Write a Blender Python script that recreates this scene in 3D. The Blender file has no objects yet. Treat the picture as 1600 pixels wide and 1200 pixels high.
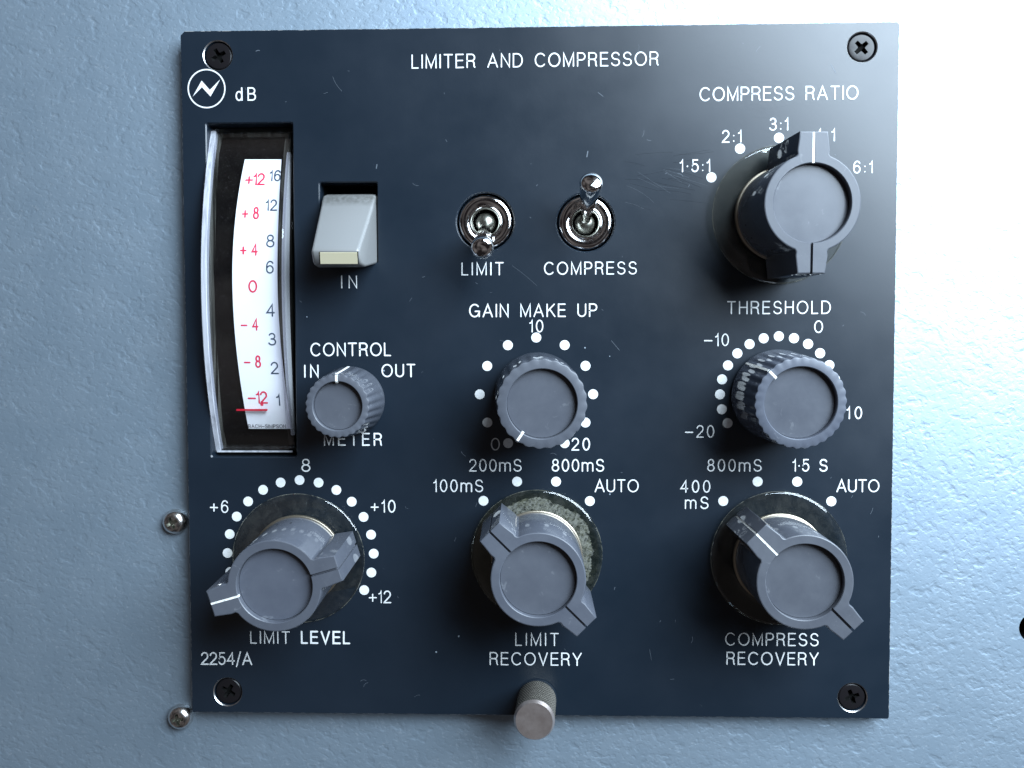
import bpy, bmesh, math, random
from mathutils import Vector, Matrix
R_ = math.radians
random.seed(7)
S = bpy.context.scene
COL = S.collection
MM = 0.001

# ------------------------------------------------------------ camera, world, lamps
A, B, Cc = -0.0366, 0.0262, -0.0013
ROT = (Matrix.Rotation(A, 3, 'X') @ Matrix.Rotation(B, 3, 'Y') @ Matrix.Rotation(Cc, 3, 'Z'))
CAM = Vector((-0.0006, 0.0041, 0.1503))
F = 1250.0
cam = bpy.data.cameras.new('camera')
cam.sensor_width = 36.0
cam.lens = F / 1600 * 36.0
cam.clip_start = 0.005
cam.clip_end = 50
co = bpy.data.objects.new('camera', cam)
COL.objects.link(co)
co.matrix_world = Matrix.Translation(CAM) @ ROT.to_4x4()
S.camera = co

w = bpy.data.worlds.new('World')
S.world = w
w.use_nodes = True
wn = w.node_tree.nodes
# the dim room around: broad soft lighter and darker areas, all directions alike
wt = wn.new('ShaderNodeTexCoord'); wz = wn.new('ShaderNodeTexNoise'); wr = wn.new('ShaderNodeValToRGB')
wz.inputs['Scale'].default_value = 2.1; wz.inputs['Detail'].default_value = 3
wr.color_ramp.elements[0].position = 0.46; wr.color_ramp.elements[0].color = (0.07, 0.06, 0.065, 1)
wr.color_ramp.elements[1].position = 0.66; wr.color_ramp.elements[1].color = (0.85, 0.78, 0.78, 1)
w.node_tree.links.new(wt.outputs['Generated'], wz.inputs['Vector'])
w.node_tree.links.new(wz.outputs[0], wr.inputs[0])
w.node_tree.links.new(wr.outputs[0], wn['Background'].inputs[0])
wn['Background'].inputs[1].default_value = 0.20

def area(name, loc, target, sx, sy, power, color):
    l = bpy.data.lights.new(name, 'AREA')
    l.shape = 'RECTANGLE'; l.size = sx; l.size_y = sy
    l.energy = power; l.color = color
    o = bpy.data.objects.new(name, l)
    COL.objects.link(o)
    o.location = loc
    o.rotation_euler = (Vector(target) - Vector(loc)).to_track_quat('-Z', 'Y').to_euler()
    return o
area('window_light', (0.28, 0.245, 0.28), (0.03, 0.01, 0.0), 0.40, 0.34, 11.5, (0.71, 0.86, 1.0))

S.view_settings.view_transform = 'Standard'
S.view_settings.look = 'None'
S.view_settings.exposure = 0
S.view_settings.gamma = 1
S.cycles.max_bounces = 14
S.cycles.transparent_max_bounces = 16
S.cycles.sample_clamp_indirect = 4.0

# ------------------------------------------------------------ helpers
def at(px, py, z=0.0):
    """point of the plane at height z (m) seen in the 1600 x 1200 photograph"""
    d = ROT @ Vector(((px - 800) / F, -(py - 600) / F, -1.0))
    t = (z - CAM.z) / d.z
    return CAM + d * t

def mat(name, color=(0.5, 0.5, 0.5), rough=0.5, metal=0.0, spec=0.5, coat=0.0, emit=None):
    m = bpy.data.materials.new(name)
    m.use_nodes = True
    b = m.node_tree.nodes['Principled BSDF']
    b.inputs['Base Color'].default_value = (*color, 1)
    b.inputs['Roughness'].default_value = rough
    b.inputs['Metallic'].default_value = metal
    b.inputs['Specular IOR Level'].default_value = spec
    b.inputs['Coat Weight'].default_value = coat
    return m

def N(m, t, **kw):
    n = m.node_tree.nodes.new(t)
    for k, v in kw.items():
        setattr(n, k, v)
    return n
def L(m, a, b):
    m.node_tree.links.new(a, b)
def bsdf(m):
    return m.node_tree.nodes['Principled BSDF']
def noise(m, scale, detail=3, rough=0.55, vec=None, dist=0.0):
    n = N(m, 'ShaderNodeTexNoise')
    n.inputs['Scale'].default_value = scale
    n.inputs['Detail'].default_value = detail
    n.inputs['Roughness'].default_value = rough
    n.inputs['Distortion'].default_value = dist
    if vec is None:
        tc = N(m, 'ShaderNodeTexCoord'); vec = tc.outputs['Object']
    L(m, vec, n.inputs['Vector'])
    return n
def ramp(m, src, p0, p1, c0=(0, 0, 0, 1), c1=(1, 1, 1, 1)):
    r = N(m, 'ShaderNodeValToRGB')
    r.color_ramp.elements[0].position = p0; r.color_ramp.elements[0].color = c0
    r.color_ramp.elements[1].position = p1; r.color_ramp.elements[1].color = c1
    L(m, src, r.inputs[0])
    return r
def mixc(m, fac, a, b):
    n = N(m, 'ShaderNodeMix', data_type='RGBA')
    if hasattr(fac, 'links'): L(m, fac, n.inputs[0])
    else: n.inputs[0].default_value = fac
    for v, i in ((a, 6), (b, 7)):
        if hasattr(v, 'links'): L(m, v, n.inputs[i])
        else: n.inputs[i].default_value = (*v, 1)
    return n.outputs[2]
def math_(m, op, a, b=None, c=None):
    n = N(m, 'ShaderNodeMath', operation=op)
    for i, v in enumerate((a, b, c)):
        if v is None: continue
        if hasattr(v, 'links'): L(m, v, n.inputs[i])
        else: n.inputs[i].default_value = v
    return n.outputs[0]
def bump(m, height, strength, dist, normal=None):
    b = N(m, 'ShaderNodeBump')
    b.inputs['Strength'].default_value = strength
    b.inputs['Distance'].default_value = dist
    L(m, height, b.inputs['Height'])
    if normal: L(m, normal, b.inputs['Normal'])
    return b.outputs[0]

def obj(name, verts, faces, mats, parent=None, matrix=None, smooth=35, mi=None, **props):
    me = bpy.data.meshes.new(name)
    me.from_pydata([tuple(v) for v in verts], [], faces)
    if not isinstance(mats, (list, tuple)): mats = [mats]
    for m in mats: me.materials.append(m)
    if mi:
        for p, i in zip(me.polygons, mi): p.material_index = i
    bm = bmesh.new(); bm.from_mesh(me)
    bmesh.ops.recalc_face_normals(bm, faces=bm.faces) if props.pop('recalc', True) else None
    bm.to_mesh(me); bm.free()
    if smooth:
        for p in me.polygons: p.use_smooth = True
        me.set_sharp_from_angle(angle=R_(smooth))
    o = bpy.data.objects.new(name, me)
    COL.objects.link(o)
    if parent is not None: o.parent = parent
    if matrix is not None: o.matrix_basis = matrix
    for k, v in props.items(): o[k] = v
    return o

def lathe(profile, n=64, cap0=False, cap1=False, rfun=None):
    """profile: (r, z) in mm -> verts in m"""
    v = []; f = []
    for (r, z) in profile:
        for i in range(n):
            a = 2 * math.pi * i / n
            rr = rfun(r, z, a) if rfun else r
            v.append((rr * math.cos(a) * MM, rr * math.sin(a) * MM, z * MM))
    for k in range(len(profile) - 1):
        for i in range(n):
            j = (i + 1) % n
            f.append((k * n + i, k * n + j, (k + 1) * n + j, (k + 1) * n + i))
    if cap0: f.append(tuple(reversed(range(n))))
    if cap1: f.append(tuple(range((len(profile) - 1) * n, len(profile) * n)))
    return v, f

def box(x0, x1, y0, y1, z0, z1):
    v = [(x0, y0, z0), (x1, y0, z0), (x1, y1, z0), (x0, y1, z0), (x0, y0, z1), (x1, y0, z1), (x1, y1, z1), (x0, y1, z1)]
    f = [(0, 3, 2, 1), (4, 5, 6, 7), (0, 1, 5, 4), (1, 2, 6, 5), (2, 3, 7, 6), (3, 0, 4, 7)]
    return v, f
def join(parts):
    V = []; Fc = []
    for v, f in parts:
        o = len(V); V += list(v); Fc += [tuple(i + o for i in q) for q in f]
    return V, Fc
def bevel(o, wdt, seg=2, ang=40):
    bm = bmesh.new(); bm.from_mesh(o.data)
    es = [e for e in bm.edges if len(e.link_faces) == 2 and e.calc_face_angle() > R_(ang)]
    bmesh.ops.bevel(bm, geom=es, offset=wdt, segments=seg, profile=0.5, affect='EDGES')
    bm.to_mesh(o.data); bm.free()
    for p in o.data.polygons: p.use_smooth = True
    o.data.set_sharp_from_angle(angle=R_(50))

# ------------------------------------------------------------ materials
# hammered blue-grey paint of the rack metal
M_ham = mat('hammered_paint', (0.20, 0.27, 0.36), 0.42, 0.75)
tc = N(M_ham, 'ShaderNodeTexCoord')
mp = N(M_ham, 'ShaderNodeMapping'); mp.inputs['Rotation'].default_value = (0, 0, R_(38)); mp.inputs['Scale'].default_value = (0.82, 1, 1)
L(M_ham, tc.outputs['Object'], mp.inputs[0])
n1 = noise(M_ham, 1700, 3, 0.6, vec=mp.outputs[0])
n2 = noise(M_ham, 950, 1.6, 0.5, vec=mp.outputs[0], dist=0.15)
n3 = noise(M_ham, 120, 2, 0.5)
pit = ramp(M_ham, n2.outputs[0], 0.36, 0.47)
lump = ramp(M_ham, n2.outputs[0], 0.56, 0.72)
h = math_(M_ham, 'ADD', math_(M_ham, 'MULTIPLY', n1.outputs[0], 0.28), math_(M_ham, 'MULTIPLY', pit.outputs[0], 0.65))
h = math_(M_ham, 'ADD', h, math_(M_ham, 'MULTIPLY', lump.outputs[0], 0.35))
n4 = noise(M_ham, 330, 2, 0.5, vec=mp.outputs[0])
n5 = noise(M_ham, 60, 2, 0.5)
dents = math_(M_ham, 'MULTIPLY', ramp(M_ham, n4.outputs[0], 0.34, 0.42).outputs[0], 0.9)
h = math_(M_ham, 'ADD', math_(M_ham, 'MULTIPLY', h, ramp(M_ham, n5.outputs[0], 0.3, 0.7, (.45, .45, .45, 1), (1, 1, 1, 1)).outputs[0]), dents)
L(M_ham, bump(M_ham, h, 0.30, 0.00013), bsdf(M_ham).inputs['Normal'])
c = mixc(M_ham, ramp(M_ham, n3.outputs[0], 0.3, 0.7).outputs[0], (0.275, 0.350, 0.425), (0.305, 0.380, 0.455))
c = mixc(M_ham, math_(M_ham, 'MULTIPLY', ramp(M_ham, n1.outputs[0], 0.60, 0.74).outputs[0], 0.6), c, (0.46, 0.53, 0.60))
L(M_ham, c, bsdf(M_ham).inputs['Base Color'])
bsdf(M_ham).inputs['Roughness'].default_value = 0.52

# navy paint of the faceplate with fine dust specks and smears
M_navy = mat('navy_paint', (0.010, 0.017, 0.028), 0.36)
a1 = noise(M_navy, 1500, 2, 0.5)
a2 = noise(M_navy, 45, 4, 0.6)
vs = N(M_navy, 'ShaderNodeTexVoronoi'); vs.inputs['Scale'].default_value = 210
tc = N(M_navy, 'ShaderNodeTexCoord'); L(M_navy, tc.outputs['Object'], vs.inputs['Vector'])
sp = math_(M_navy, 'LESS_THAN', vs.outputs['Distance'], 0.035)
sep = N(M_navy, 'ShaderNodeSeparateColor'); L(M_navy, vs.outputs['Color'], sep.inputs[0])
sp = math_(M_navy, 'MULTIPLY', sp, math_(M_navy, 'GREATER_THAN', sep.outputs[0], 0.86))
c = mixc(M_navy, ramp(M_navy, a2.outputs[0], 0.3, 0.75).outputs[0], (0.0056, 0.0108, 0.0180), (0.0082, 0.0140, 0.0225))
c = mixc(M_navy, sp, c, (0.22, 0.26, 0.30))
L(M_navy, c, bsdf(M_navy).inputs['Base Color'])
L(M_navy, ramp(M_navy, a2.outputs[0], 0.25, 0.8, (0.27, 0.27, 0.27, 1), (0.37, 0.37, 0.37, 1)).outputs[0], bsdf(M_navy).inputs['Roughness'])
L(M_navy, bump(M_navy, a1.outputs[0], 0.10, 0.00004), bsdf(M_navy).inputs['Normal'])

# worn edge: bare aluminium showing through chipped paint
M_edge = mat('chipped_edge', (0.4, 0.4, 0.4), 0.45, 0.5)
e1 = noise(M_edge, 700, 4, 0.7)
L(M_edge, mixc(M_edge, ramp(M_edge, e1.outputs[0], 0.47, 0.56).outputs[0], (0.012, 0.018, 0.028), (0.45, 0.43, 0.40)), bsdf(M_edge).inputs['Base Color'])
M_bare = mat('bare_metal_rim', (0.62, 0.62, 0.62), 0.3, 1.0)

def paint_white(name, col, var=0.75):
    m = mat(name, col, 0.5, 0, 0.3)
    q = noise(m, 1900, 4, 0.7)
    L(m, mixc(m, ramp(m, q.outputs[0], 0.36, 0.46).outputs[0], tuple(x * var for x in col), col), bsdf(m).inputs['Base Color'])
    return m
M_white = paint_white('engraved_white', (0.66, 0.67, 0.67))
M_ivory = paint_white('pointer_white', (0.75, 0.74, 0.70), 0.5)

def knobmat(name, rough, spec=0.5, bumpy=0.12):
    m = mat(name, (0.085, 0.094, 0.122), rough, 0, spec)
    q = noise(m, 2600, 2, 0.5); q2 = noise(m, 160, 4, 0.65); q3 = noise(m, 420, 5, 0.7, dist=1.2)
    c = mixc(m, ramp(m, q2.outputs[0], 0.3, 0.75).outputs[0], (0.062, 0.068, 0.086), (0.078, 0.085, 0.104))
    c = mixc(m, math_(m, 'MULTIPLY', ramp(m, q3.outputs[0], 0.62, 0.70).outputs[0], 0.35), c, (0.19, 0.20, 0.22))
    oi = N(m, 'ShaderNodeObjectInfo')     # every moulding a slightly different grey
    hs = N(m, 'ShaderNodeHueSaturation'); L(m, c, hs.inputs['Color'])
    L(m, math_(m, 'ADD', 0.90, math_(m, 'MULTIPLY', oi.outputs['Random'], 0.22)), hs.inputs['Value'])
    L(m, math_(m, 'ADD', 0.80, math_(m, 'MULTIPLY', oi.outputs['Random'], 0.35)), hs.inputs['Saturation'])
    c = hs.outputs[0]
    L(m, c, bsdf(m).inputs['Base Color'])
    L(m, ramp(m, q2.outputs[0], 0.3, 0.7, (rough * .85,) * 3 + (1,), (rough * 1.2,) * 3 + (1,)).outputs[0], bsdf(m).inputs['Roughness'])
    L(m, bump(m, q.outputs[0], bumpy, 0.00004), bsdf(m).inputs['Normal'])
    return m
M_ktop = knobmat('knob_matt_grey', 0.42)
M_kside = knobmat('knob_polished_grey', 0.08, 0.6, 0.04)
M_kin = knobmat('knob_inlay_grey', 0.34, 0.5, 0.08)

def glassy(name, tint, rough=0.03, dirt=False, haze=0.03, streak=False, dust_glint_c=(0.42, 0.42, 0.36), sr=(0.40, 0.66)):
    """clear acrylic: fresnel gloss over a tinted see-through body"""
    m = bpy.data.materials.new(name); m.use_nodes = True
    nt = m.node_tree; nt.nodes.remove(bsdf(m))
    out = nt.nodes['Material Output']
    tr = N(m, 'ShaderNodeBsdfTransparent'); tr.inputs[0].default_value = (*tint, 1)
    gl = N(m, 'ShaderNodeBsdfGlossy'); gl.inputs['Roughness'].default_value = rough
    gl.inputs['Color'].default_value = (1, 1, 1, 1)
    fr = N(m, 'ShaderNodeFresnel'); ge = N(m, 'ShaderNodeNewGeometry')   # same reflectance on the way in and out
    L(m, math_(m, 'SUBTRACT', 1.5, math_(m, 'MULTIPLY', ge.outputs['Backfacing'], 0.83333)), fr.inputs[0])
    mx = N(m, 'ShaderNodeMixShader')
    L(m, fr.outputs[0], mx.inputs[0]); L(m, tr.outputs[0], mx.inputs[1]); L(m, gl.outputs[0], mx.inputs[2])
    df = N(m, 'ShaderNodeBsdfDiffuse'); df.inputs[0].default_value = (*dust_glint_c, 1)  # diffuse colour shared by dust films and painted glints
    q = noise(m, 500, 5, 0.65, dist=0.8)
    dust = math_(m, 'MULTIPLY', ramp(m, q.outputs[0], 0.42, 0.72).outputs[0], haze)
    if streak:
        tcs = N(m, 'ShaderNodeTexCoord'); ms = N(m, 'ShaderNodeMapping'); ms.inputs['Scale'].default_value = (1, .04, 1)
        L(m, tcs.outputs['Object'], ms.inputs[0])
        qs = noise(m, 900, 3, 0.6, vec=ms.outputs[0], dist=0.3)
        dust = math_(m, 'MULTIPLY', ramp(m, qs.outputs[0], sr[0], sr[1]).outputs[0], haze)  # lengthwise pale streaks imitate light caught in the cover walls
    if dirt:
        tc = N(m, 'ShaderNodeTexCoord'); sx = N(m, 'ShaderNodeSeparateXYZ'); L(m, tc.outputs['Object'], sx.inputs[0])
        x, y = sx.outputs[0], sx.outputs[1]
        r = math_(m, 'SQRT', math_(m, 'ADD', math_(m, 'MULTIPLY', x, x), math_(m, 'MULTIPLY', y, y)))
        q2 = noise(m, 330, 4, 0.6, dist=0.5)
        rr = math_(m, 'ADD', math_(m, 'MULTIPLY', r, 1000.0), math_(m, 'MULTIPLY', math_(m, 'SUBTRACT', q2.outputs[0], 0.5), 3.2))
        band = math_(m, 'MULTIPLY', math_(m, 'LESS_THAN', rr, 10.7), math_(m, 'GREATER_THAN', rr, 8.3))
        side = math_(m, 'GREATER_THAN', math_(m, 'ADD', x, math_(m, 'MULTIPLY', y, 1.6)), 0.001)
        q3 = noise(m, 1100, 4, 0.6, dist=1.5)
        holes = ramp(m, q3.outputs[0], 0.38, 0.60)
        gr = math_(m, 'MULTIPLY', math_(m, 'MULTIPLY', band, side), math_(m, 'MULTIPLY', holes.outputs[0], 0.33))
        dust = math_(m, 'MAXIMUM', dust, gr)
    mx2 = N(m, 'ShaderNodeMixShader')
    L(m, dust, mx2.inputs[0]); L(m, mx.outputs[0], mx2.inputs[1]); L(m, df.outputs[0], mx2.inputs[2])
    L(m, mx2.outputs[0], out.inputs[0])
    return m
M_skirt = glassy('clear_skirt_plastic', (0.90, 0.90, 0.87), 0.03, haze=0.035, dust_glint_c=(0.30, 0.29, 0.26))
M_skirt_dirty = glassy('dirty_clear_skirt', (0.88, 0.88, 0.78), 0.09, dirt=True, haze=0.05, dust_glint_c=(0.29, 0.29, 0.26))
M_rim_glint = glassy('painted_rim_glint', (0.9, 0.9, 0.86), 0.2, haze=0.45, dust_glint_c=(0.40, 0.39, 0.34))  # pale colour stands in for the rim highlight
M_lens = glassy('clear_meter_cover', (0.97, 0.97, 0.98), 0.03, haze=0.004)
M_lens_side = glassy('clear_cover_side', (0.96, 0.96, 0.98), 0.08, haze=0.07, streak=True)
M_lens_left = glassy('light_streaked_side', (0.85, 0.86, 0.9), 0.10, haze=0.20, streak=True)  # bright streaks of light put into the colour of the left wall
M_side_glint = glassy('painted_side_glint', (0.9, 0.9, 0.95), 0.15, haze=0.0, dust_glint_c=(0.5, 0.51, 0.54)); [setattr(l.inputs[0], 'default_value', 0.35) for l in M_side_glint.node_tree.nodes if l.type == 'MIX_SHADER' and l.inputs[2].is_linked and l.inputs[2].links[0].from_node.type == 'BSDF_DIFFUSE' and [M_side_glint.node_tree.links.remove(k) for k in list(l.inputs[0].links)] is not None]  # even pale film imitates light on the right wall
M_edge_glint = glassy('painted_edge_glint', (0.8, 0.82, 0.85), 0.15, haze=0.8, streak=True, dust_glint_c=(0.55, 0.56, 0.60), sr=(0.12, 0.55))  # pale colour stands in for bright streaks in the clear plastic
M_collar = mat('collar_brass', (0.32, 0.28, 0.22), 0.35, 0.9)

M_chrome = mat('chrome', (0.78, 0.77, 0.76), 0.09, 1.0)
cs = noise(M_chrome, 1600, 4, 0.7)
L(M_chrome, ramp(M_chrome, cs.outputs[0], 0.35, 0.72, (0.05,) * 3 + (1,), (0.14,) * 3 + (1,)).outputs[0], bsdf(M_chrome).inputs['Roughness'])
M_dull = mat('dull_nickel', (0.30, 0.30, 0.26), 0.35, 1.0)
M_zinc = mat('zinc_screw', (0.62, 0.57, 0.53), 0.24, 1.0)
z1 = noise(M_zinc, 900, 4, 0.7)
L(M_zinc, mixc(M_zinc, ramp(M_zinc, z1.outputs[0], 0.4, 0.7).outputs[0], (0.58, 0.54, 0.51), (0.80, 0.78, 0.76)), bsdf(M_zinc).inputs['Base Color'])
M_blk = mat('black_oxide', (0.008, 0.007, 0.008), 0.30, 0.0, 0.25)
M_void = mat('dark_cavity', (0.004, 0.004, 0.004), 0.8, 0, 0.1)
M_house = mat('meter_housing_black', (0.020, 0.017, 0.016), 0.7, 0, 0.05)
g1 = noise(M_house, 2200, 3, 0.8)
L(M_house, mixc(M_house, ramp(M_house, g1.outputs[0], 0.60, 0.72).outputs[0], (0.002, 0.0017, 0.0017), (0.03, 0.027, 0.027)), bsdf(M_house).inputs['Base Color'])
M_card = mat('scale_card_white', (0.86, 0.87, 0.88), 0.55, 0, 0.3)
M_red = mat('scale_red', (0.72, 0.035, 0.085), 0.5, 0, 0.3)
M_ink = mat('scale_grey_ink', (0.05, 0.075, 0.11), 0.5, 0, 0.3)
M_needle = mat('needle_red', (0.55, 0.01, 0.03), 0.35)
M_switch = mat('switch_grey_plastic', (0.50, 0.51, 0.52), 0.32)
s1 = noise(M_switch, 1300, 4, 0.7)
tc = N(M_switch, 'ShaderNodeTexCoord'); sx = N(M_switch, 'ShaderNodeSeparateXYZ'); L(M_switch, tc.outputs['Object'], sx.inputs[0])
top = math_(M_switch, 'MULTIPLY', math_(M_switch, 'SUBTRACT', math_(M_switch, 'MULTIPLY', sx.outputs[1], 1000.0), 31.5), 0.8)
grime = math_(M_switch, 'MULTIPLY', ramp(M_switch, top, 0.0, 1.0).outputs[0], ramp(M_switch, s1.outputs[0], 0.25, 0.75).outputs[0])
L(M_switch, mixc(M_switch, grime, (0.185, 0.185, 0.183), (0.075, 0.074, 0.068)), bsdf(M_switch).inputs['Base Color'])
M_cream = mat('cream_insert', (0.84, 0.76, 0.53), 0.4)
# knurled thumb screw
M_turn = mat('turned_nickel', (0.56, 0.49, 0.46), 0.33, 0.9)
tc = N(M_turn, 'ShaderNodeTexCoord')
wv = N(M_turn, 'ShaderNodeTexWave', wave_type='RINGS', rings_direction='Z')
wv.inputs['Scale'].default_value = 900; wv.inputs['Distortion'].default_value = 2.5; wv.inputs['Detail'].default_value = 3
L(M_turn, tc.outputs['Object'], wv.inputs[0])
L(M_turn, bump(M_turn, wv.outputs['Fac'], 0.10, 0.00003), bsdf(M_turn).inputs['Normal'])
t2 = noise(M_turn, 500, 4, 0.6)
L(M_turn, mixc(M_turn, ramp(M_turn, t2.outputs[0], 0.35, 0.7).outputs[0], (0.50, 0.42, 0.39), (0.66, 0.58, 0.55)), bsdf(M_turn).inputs['Base Color'])
M_knurl = mat('knurled_nickel', (0.22, 0.205, 0.18), 0.42, 0.85)

# ------------------------------------------------------------ stroke lettering
def arc(cx, cy, rx, ry, a0, a1, n=14):
    return [(cx + rx * math.cos(R_(a0 + (a1 - a0) * i / n)), cy + ry * math.sin(R_(a0 + (a1 - a0) * i / n))) for i in range(n + 1)]
G = {
 'A': (.74, [[(0, 0), (.37, 1), (.74, 0)], [(.125, .33), (.615, .33)]]),
 'B': (.60, [[(0, .5), (0, 1), (.32, 1)] + arc(.32, .76, .23, .24, 90, -90)[1:] + [(0, .52)], [(0, .52), (0, 0), (.34, 0)] + arc(.34, .26, .26, .26, -90, 90)[1:]]),
 'C': (.74, [arc(.40, .5, .40, .5, 42, 318, 22)]),
 'D': (.68, [[(0, 0), (0, 1), (.28, 1)] + arc(.28, .5, .40, .5, 90, -90, 18)[1:] + [(0, 0)]]),
 'E': (.54, [[(.54, 1), (0, 1), (0, 0), (.55, 0)], [(0, .53), (.50, .53)]]),
 'G': (.78, [arc(.40, .5, .40, .5, 42, 352, 24) + [(.78, .44), (.46, .44)], [(.78, .44), (.78, .02)]]),
 'H': (.62, [[(0, 0), (0, 1)], [(.62, 0), (.62, 1)], [(0, .52), (.62, .52)]]),
 'I': (.02, [[(.01, 0), (.01, 1)]]),
 'K': (.60, [[(0, 0), (0, 1)], [(.58, 1), (0, .38)], [(.20, .60), (.62, 0)]]),
 'L': (.46, [[(0, 1), (0, 0), (.47, 0)]]),
 'M': (.76, [[(0, 0), (0, 1), (.38, .05), (.76, 1), (.76, 0)]]),
 'N': (.62, [[(0, 0), (0, 1), (.62, 0), (.62, 1)]]),
 'O': (.84, [arc(.42, .5, .42, .5, 90, 450, 30)]),
 'P': (.56, [[(0, 0), (0, 1), (.32, 1)] + arc(.32, .735, .25, .265, 90, -90)[1:] + [(0, .47)]]),
 'R': (.60, [[(0, 0), (0, 1), (.33, 1)] + arc(.33, .75, .25, .25, 90, -90)[1:] + [(0, .5)], [(.33, .5), (.46, .46), (.53, .36), (.55, .1), (.60, 0)]]),
 'S': (.60, [arc(.30, .75, .27, .25, 15, 250, 16) + [(.36, .48)] + arc(.30, .255, .30, .255, 60, -165, 16)]),
 'T': (.62, [[(0, 1), (.62, 1)], [(.31, 1), (.31, 0)]]),
 'U': (.62, [[(0, 1), (0, .32)] + arc(.31, .31, .31, .31, 180, 360, 14) + [(.62, 1)]]),
 'V': (.68, [[(0, 1), (.34, 0), (.68, 1)]]),
 'Y': (.66, [[(0, 1), (.33, .44), (.66, 1)], [(.33, .44), (.33, 0)]]),
 'm': (.90, [[(0, 0), (0, .73)], [(0, .5)] + arc(.225, .50, .225, .23, 170, 0, 9) + [(.45, 0)], [(.45, .5)] + arc(.675, .50, .225, .23, 170, 0, 9) + [(.90, 0)]]),
 'd': (.48, [arc(.24, .35, .24, .36, 0, 360, 20), [(.48, 1), (.48, 0)]]),
 '0': (.54, [arc(.27, .5, .27, .5, 90, 450, 26)]),
 '1': (.22, [[(0, .76), (.12, .80), (.20, 1), (.20, 0)]]),
 '2': (.54, [arc(.27, .71, .26, .29, 168, -38, 14) + [(.02, .05), (0, 0), (.56, 0)]]),
 '3': (.54, [arc(.26, .76, .23, .24, 155, -90, 14)[:-1] + [(.24, .525)], [(.20, .525)] + arc(.26, .265, .28, .265, 88, -158, 14)]),
 '4': (.58, [[(.43, 0), (.43, 1), (0, .30), (.58, .30)]]),
 '5': (.54, [[(.48, 1), (.10, 1), (.05, .50)] + arc(.26, .33, .27, .33, 140, -155, 16)]),
 '6': (.54, [arc(.27, .31, .26, .31, 90, 450, 20), arc(.29, .55, .28, .45, 40, 180, 12) + [(.01, .31)]]),
 '8': (.54, [arc(.27, .765, .22, .235, 90, 450, 20), arc(.27, .265, .27, .265, 90, 450, 20)]),
 '+': (.60, [[(0, .42), (.60, .42)], [(.30, .12), (.30, .72)]]),
 '-': (.62, [[(0, .42), (.62, .42)]]),
 ':': (.04, [[(.02, .08), (.02, .10)], [(.02, .55), (.02, .57)]]),
 '.': (.04, [[(.02, .44), (.02, .47)]]),
 '/': (.34, [[(0, -.18), (.34, 1.1)]]),
}
def ribbon(pts, wd, z):
    """round-ended ribbon along a polyline; returns verts, faces (a strip, no overlaps)"""
    P = [Vector(p) for p in pts]
    closed = (P[0] - P[-1]).length < 1e-6 and len(P) > 3
    if closed: P = P[:-1]
    n = len(P); v = []; f = []
    for i in range(n):
        a = P[i - 1] if (i > 0 or closed) else None
        b = P[(i + 1) % n] if (i < n - 1 or closed) else None
        d0 = (P[i] - a).normalized() if a is not None else None
        d1 = (b - P[i]).normalized() if b is not None else None
        if d0 is None: d0 = d1
        if d1 is None: d1 = d0
        nn = Vector((-(d0.y + d1.y), d0.x + d1.x))
        if nn.length < 1e-6: nn = Vector((-d0.y, d0.x))
        nn.normalize()
        k = min(2.4, 1 / max(0.3, nn.dot(Vector((-d0.y, d0.x)))))
        v.append(P[i] + nn * wd / 2 * k); v.append(P[i] - nn * wd / 2 * k)
    for i in range(n if closed else n - 1):
        j = (i + 1) % n
        f.append((2 * i, 2 * i + 1, 2 * j + 1, 2 * j))
    if not closed:
        for (i, q, l, r) in ((0, P[0] - P[1], 0, 1), (n - 1, P[-1] - P[-2], 2 * n - 1, 2 * n - 2)):
            q = q.normalized(); c = P[i]; base = math.atan2(q.y, q.x)
            ids = [l]
            for k in range(1, 4):
                a = base - math.pi / 2 + math.pi * k / 4
                a = base + math.pi / 2 - math.pi * k / 4 if (v[l] - c).dot(Vector((-q.y, q.x))) > 0 else a
                ids.append(len(v)); v.append(c + Vector((math.cos(a), math.sin(a))) * wd / 2)
            ids.append(r); f.append(tuple(ids))
    return [(p[0], p[1], z) for p in v], f

def text_strokes(s, x0, x1, yb, hgt, gap=0.20, slant=0.0):
    ws = []; nat = 0
    for ch in s:
        ws.append(0.40 if ch == ' ' else G[ch][0])
    # base gap between letters; then tracking so that the text spans x0..x1
    n = len(s)
    width = (x1 - x0)
    tot = sum(ws) * hgt
    g = (width - tot) / (n - 1) if n > 1 else 0
    sx = 1.0
    if n > 1 and g < 0.10 * hgt:
        sx = (width - (n - 1) * 0.13 * hgt) / tot; g = 0.13 * hgt
    if n == 1: sx = width / tot if ws[0] > .1 else 1
    out = []; x = x0
    for ch, wd in zip(s, ws):
        if ch != ' ':
            for st in G[ch][1]:
                out.append([(x + p[0] * hgt * sx, yb + p[1] * hgt) for p in st])
        x += wd * hgt * sx + g
    return out

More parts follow.
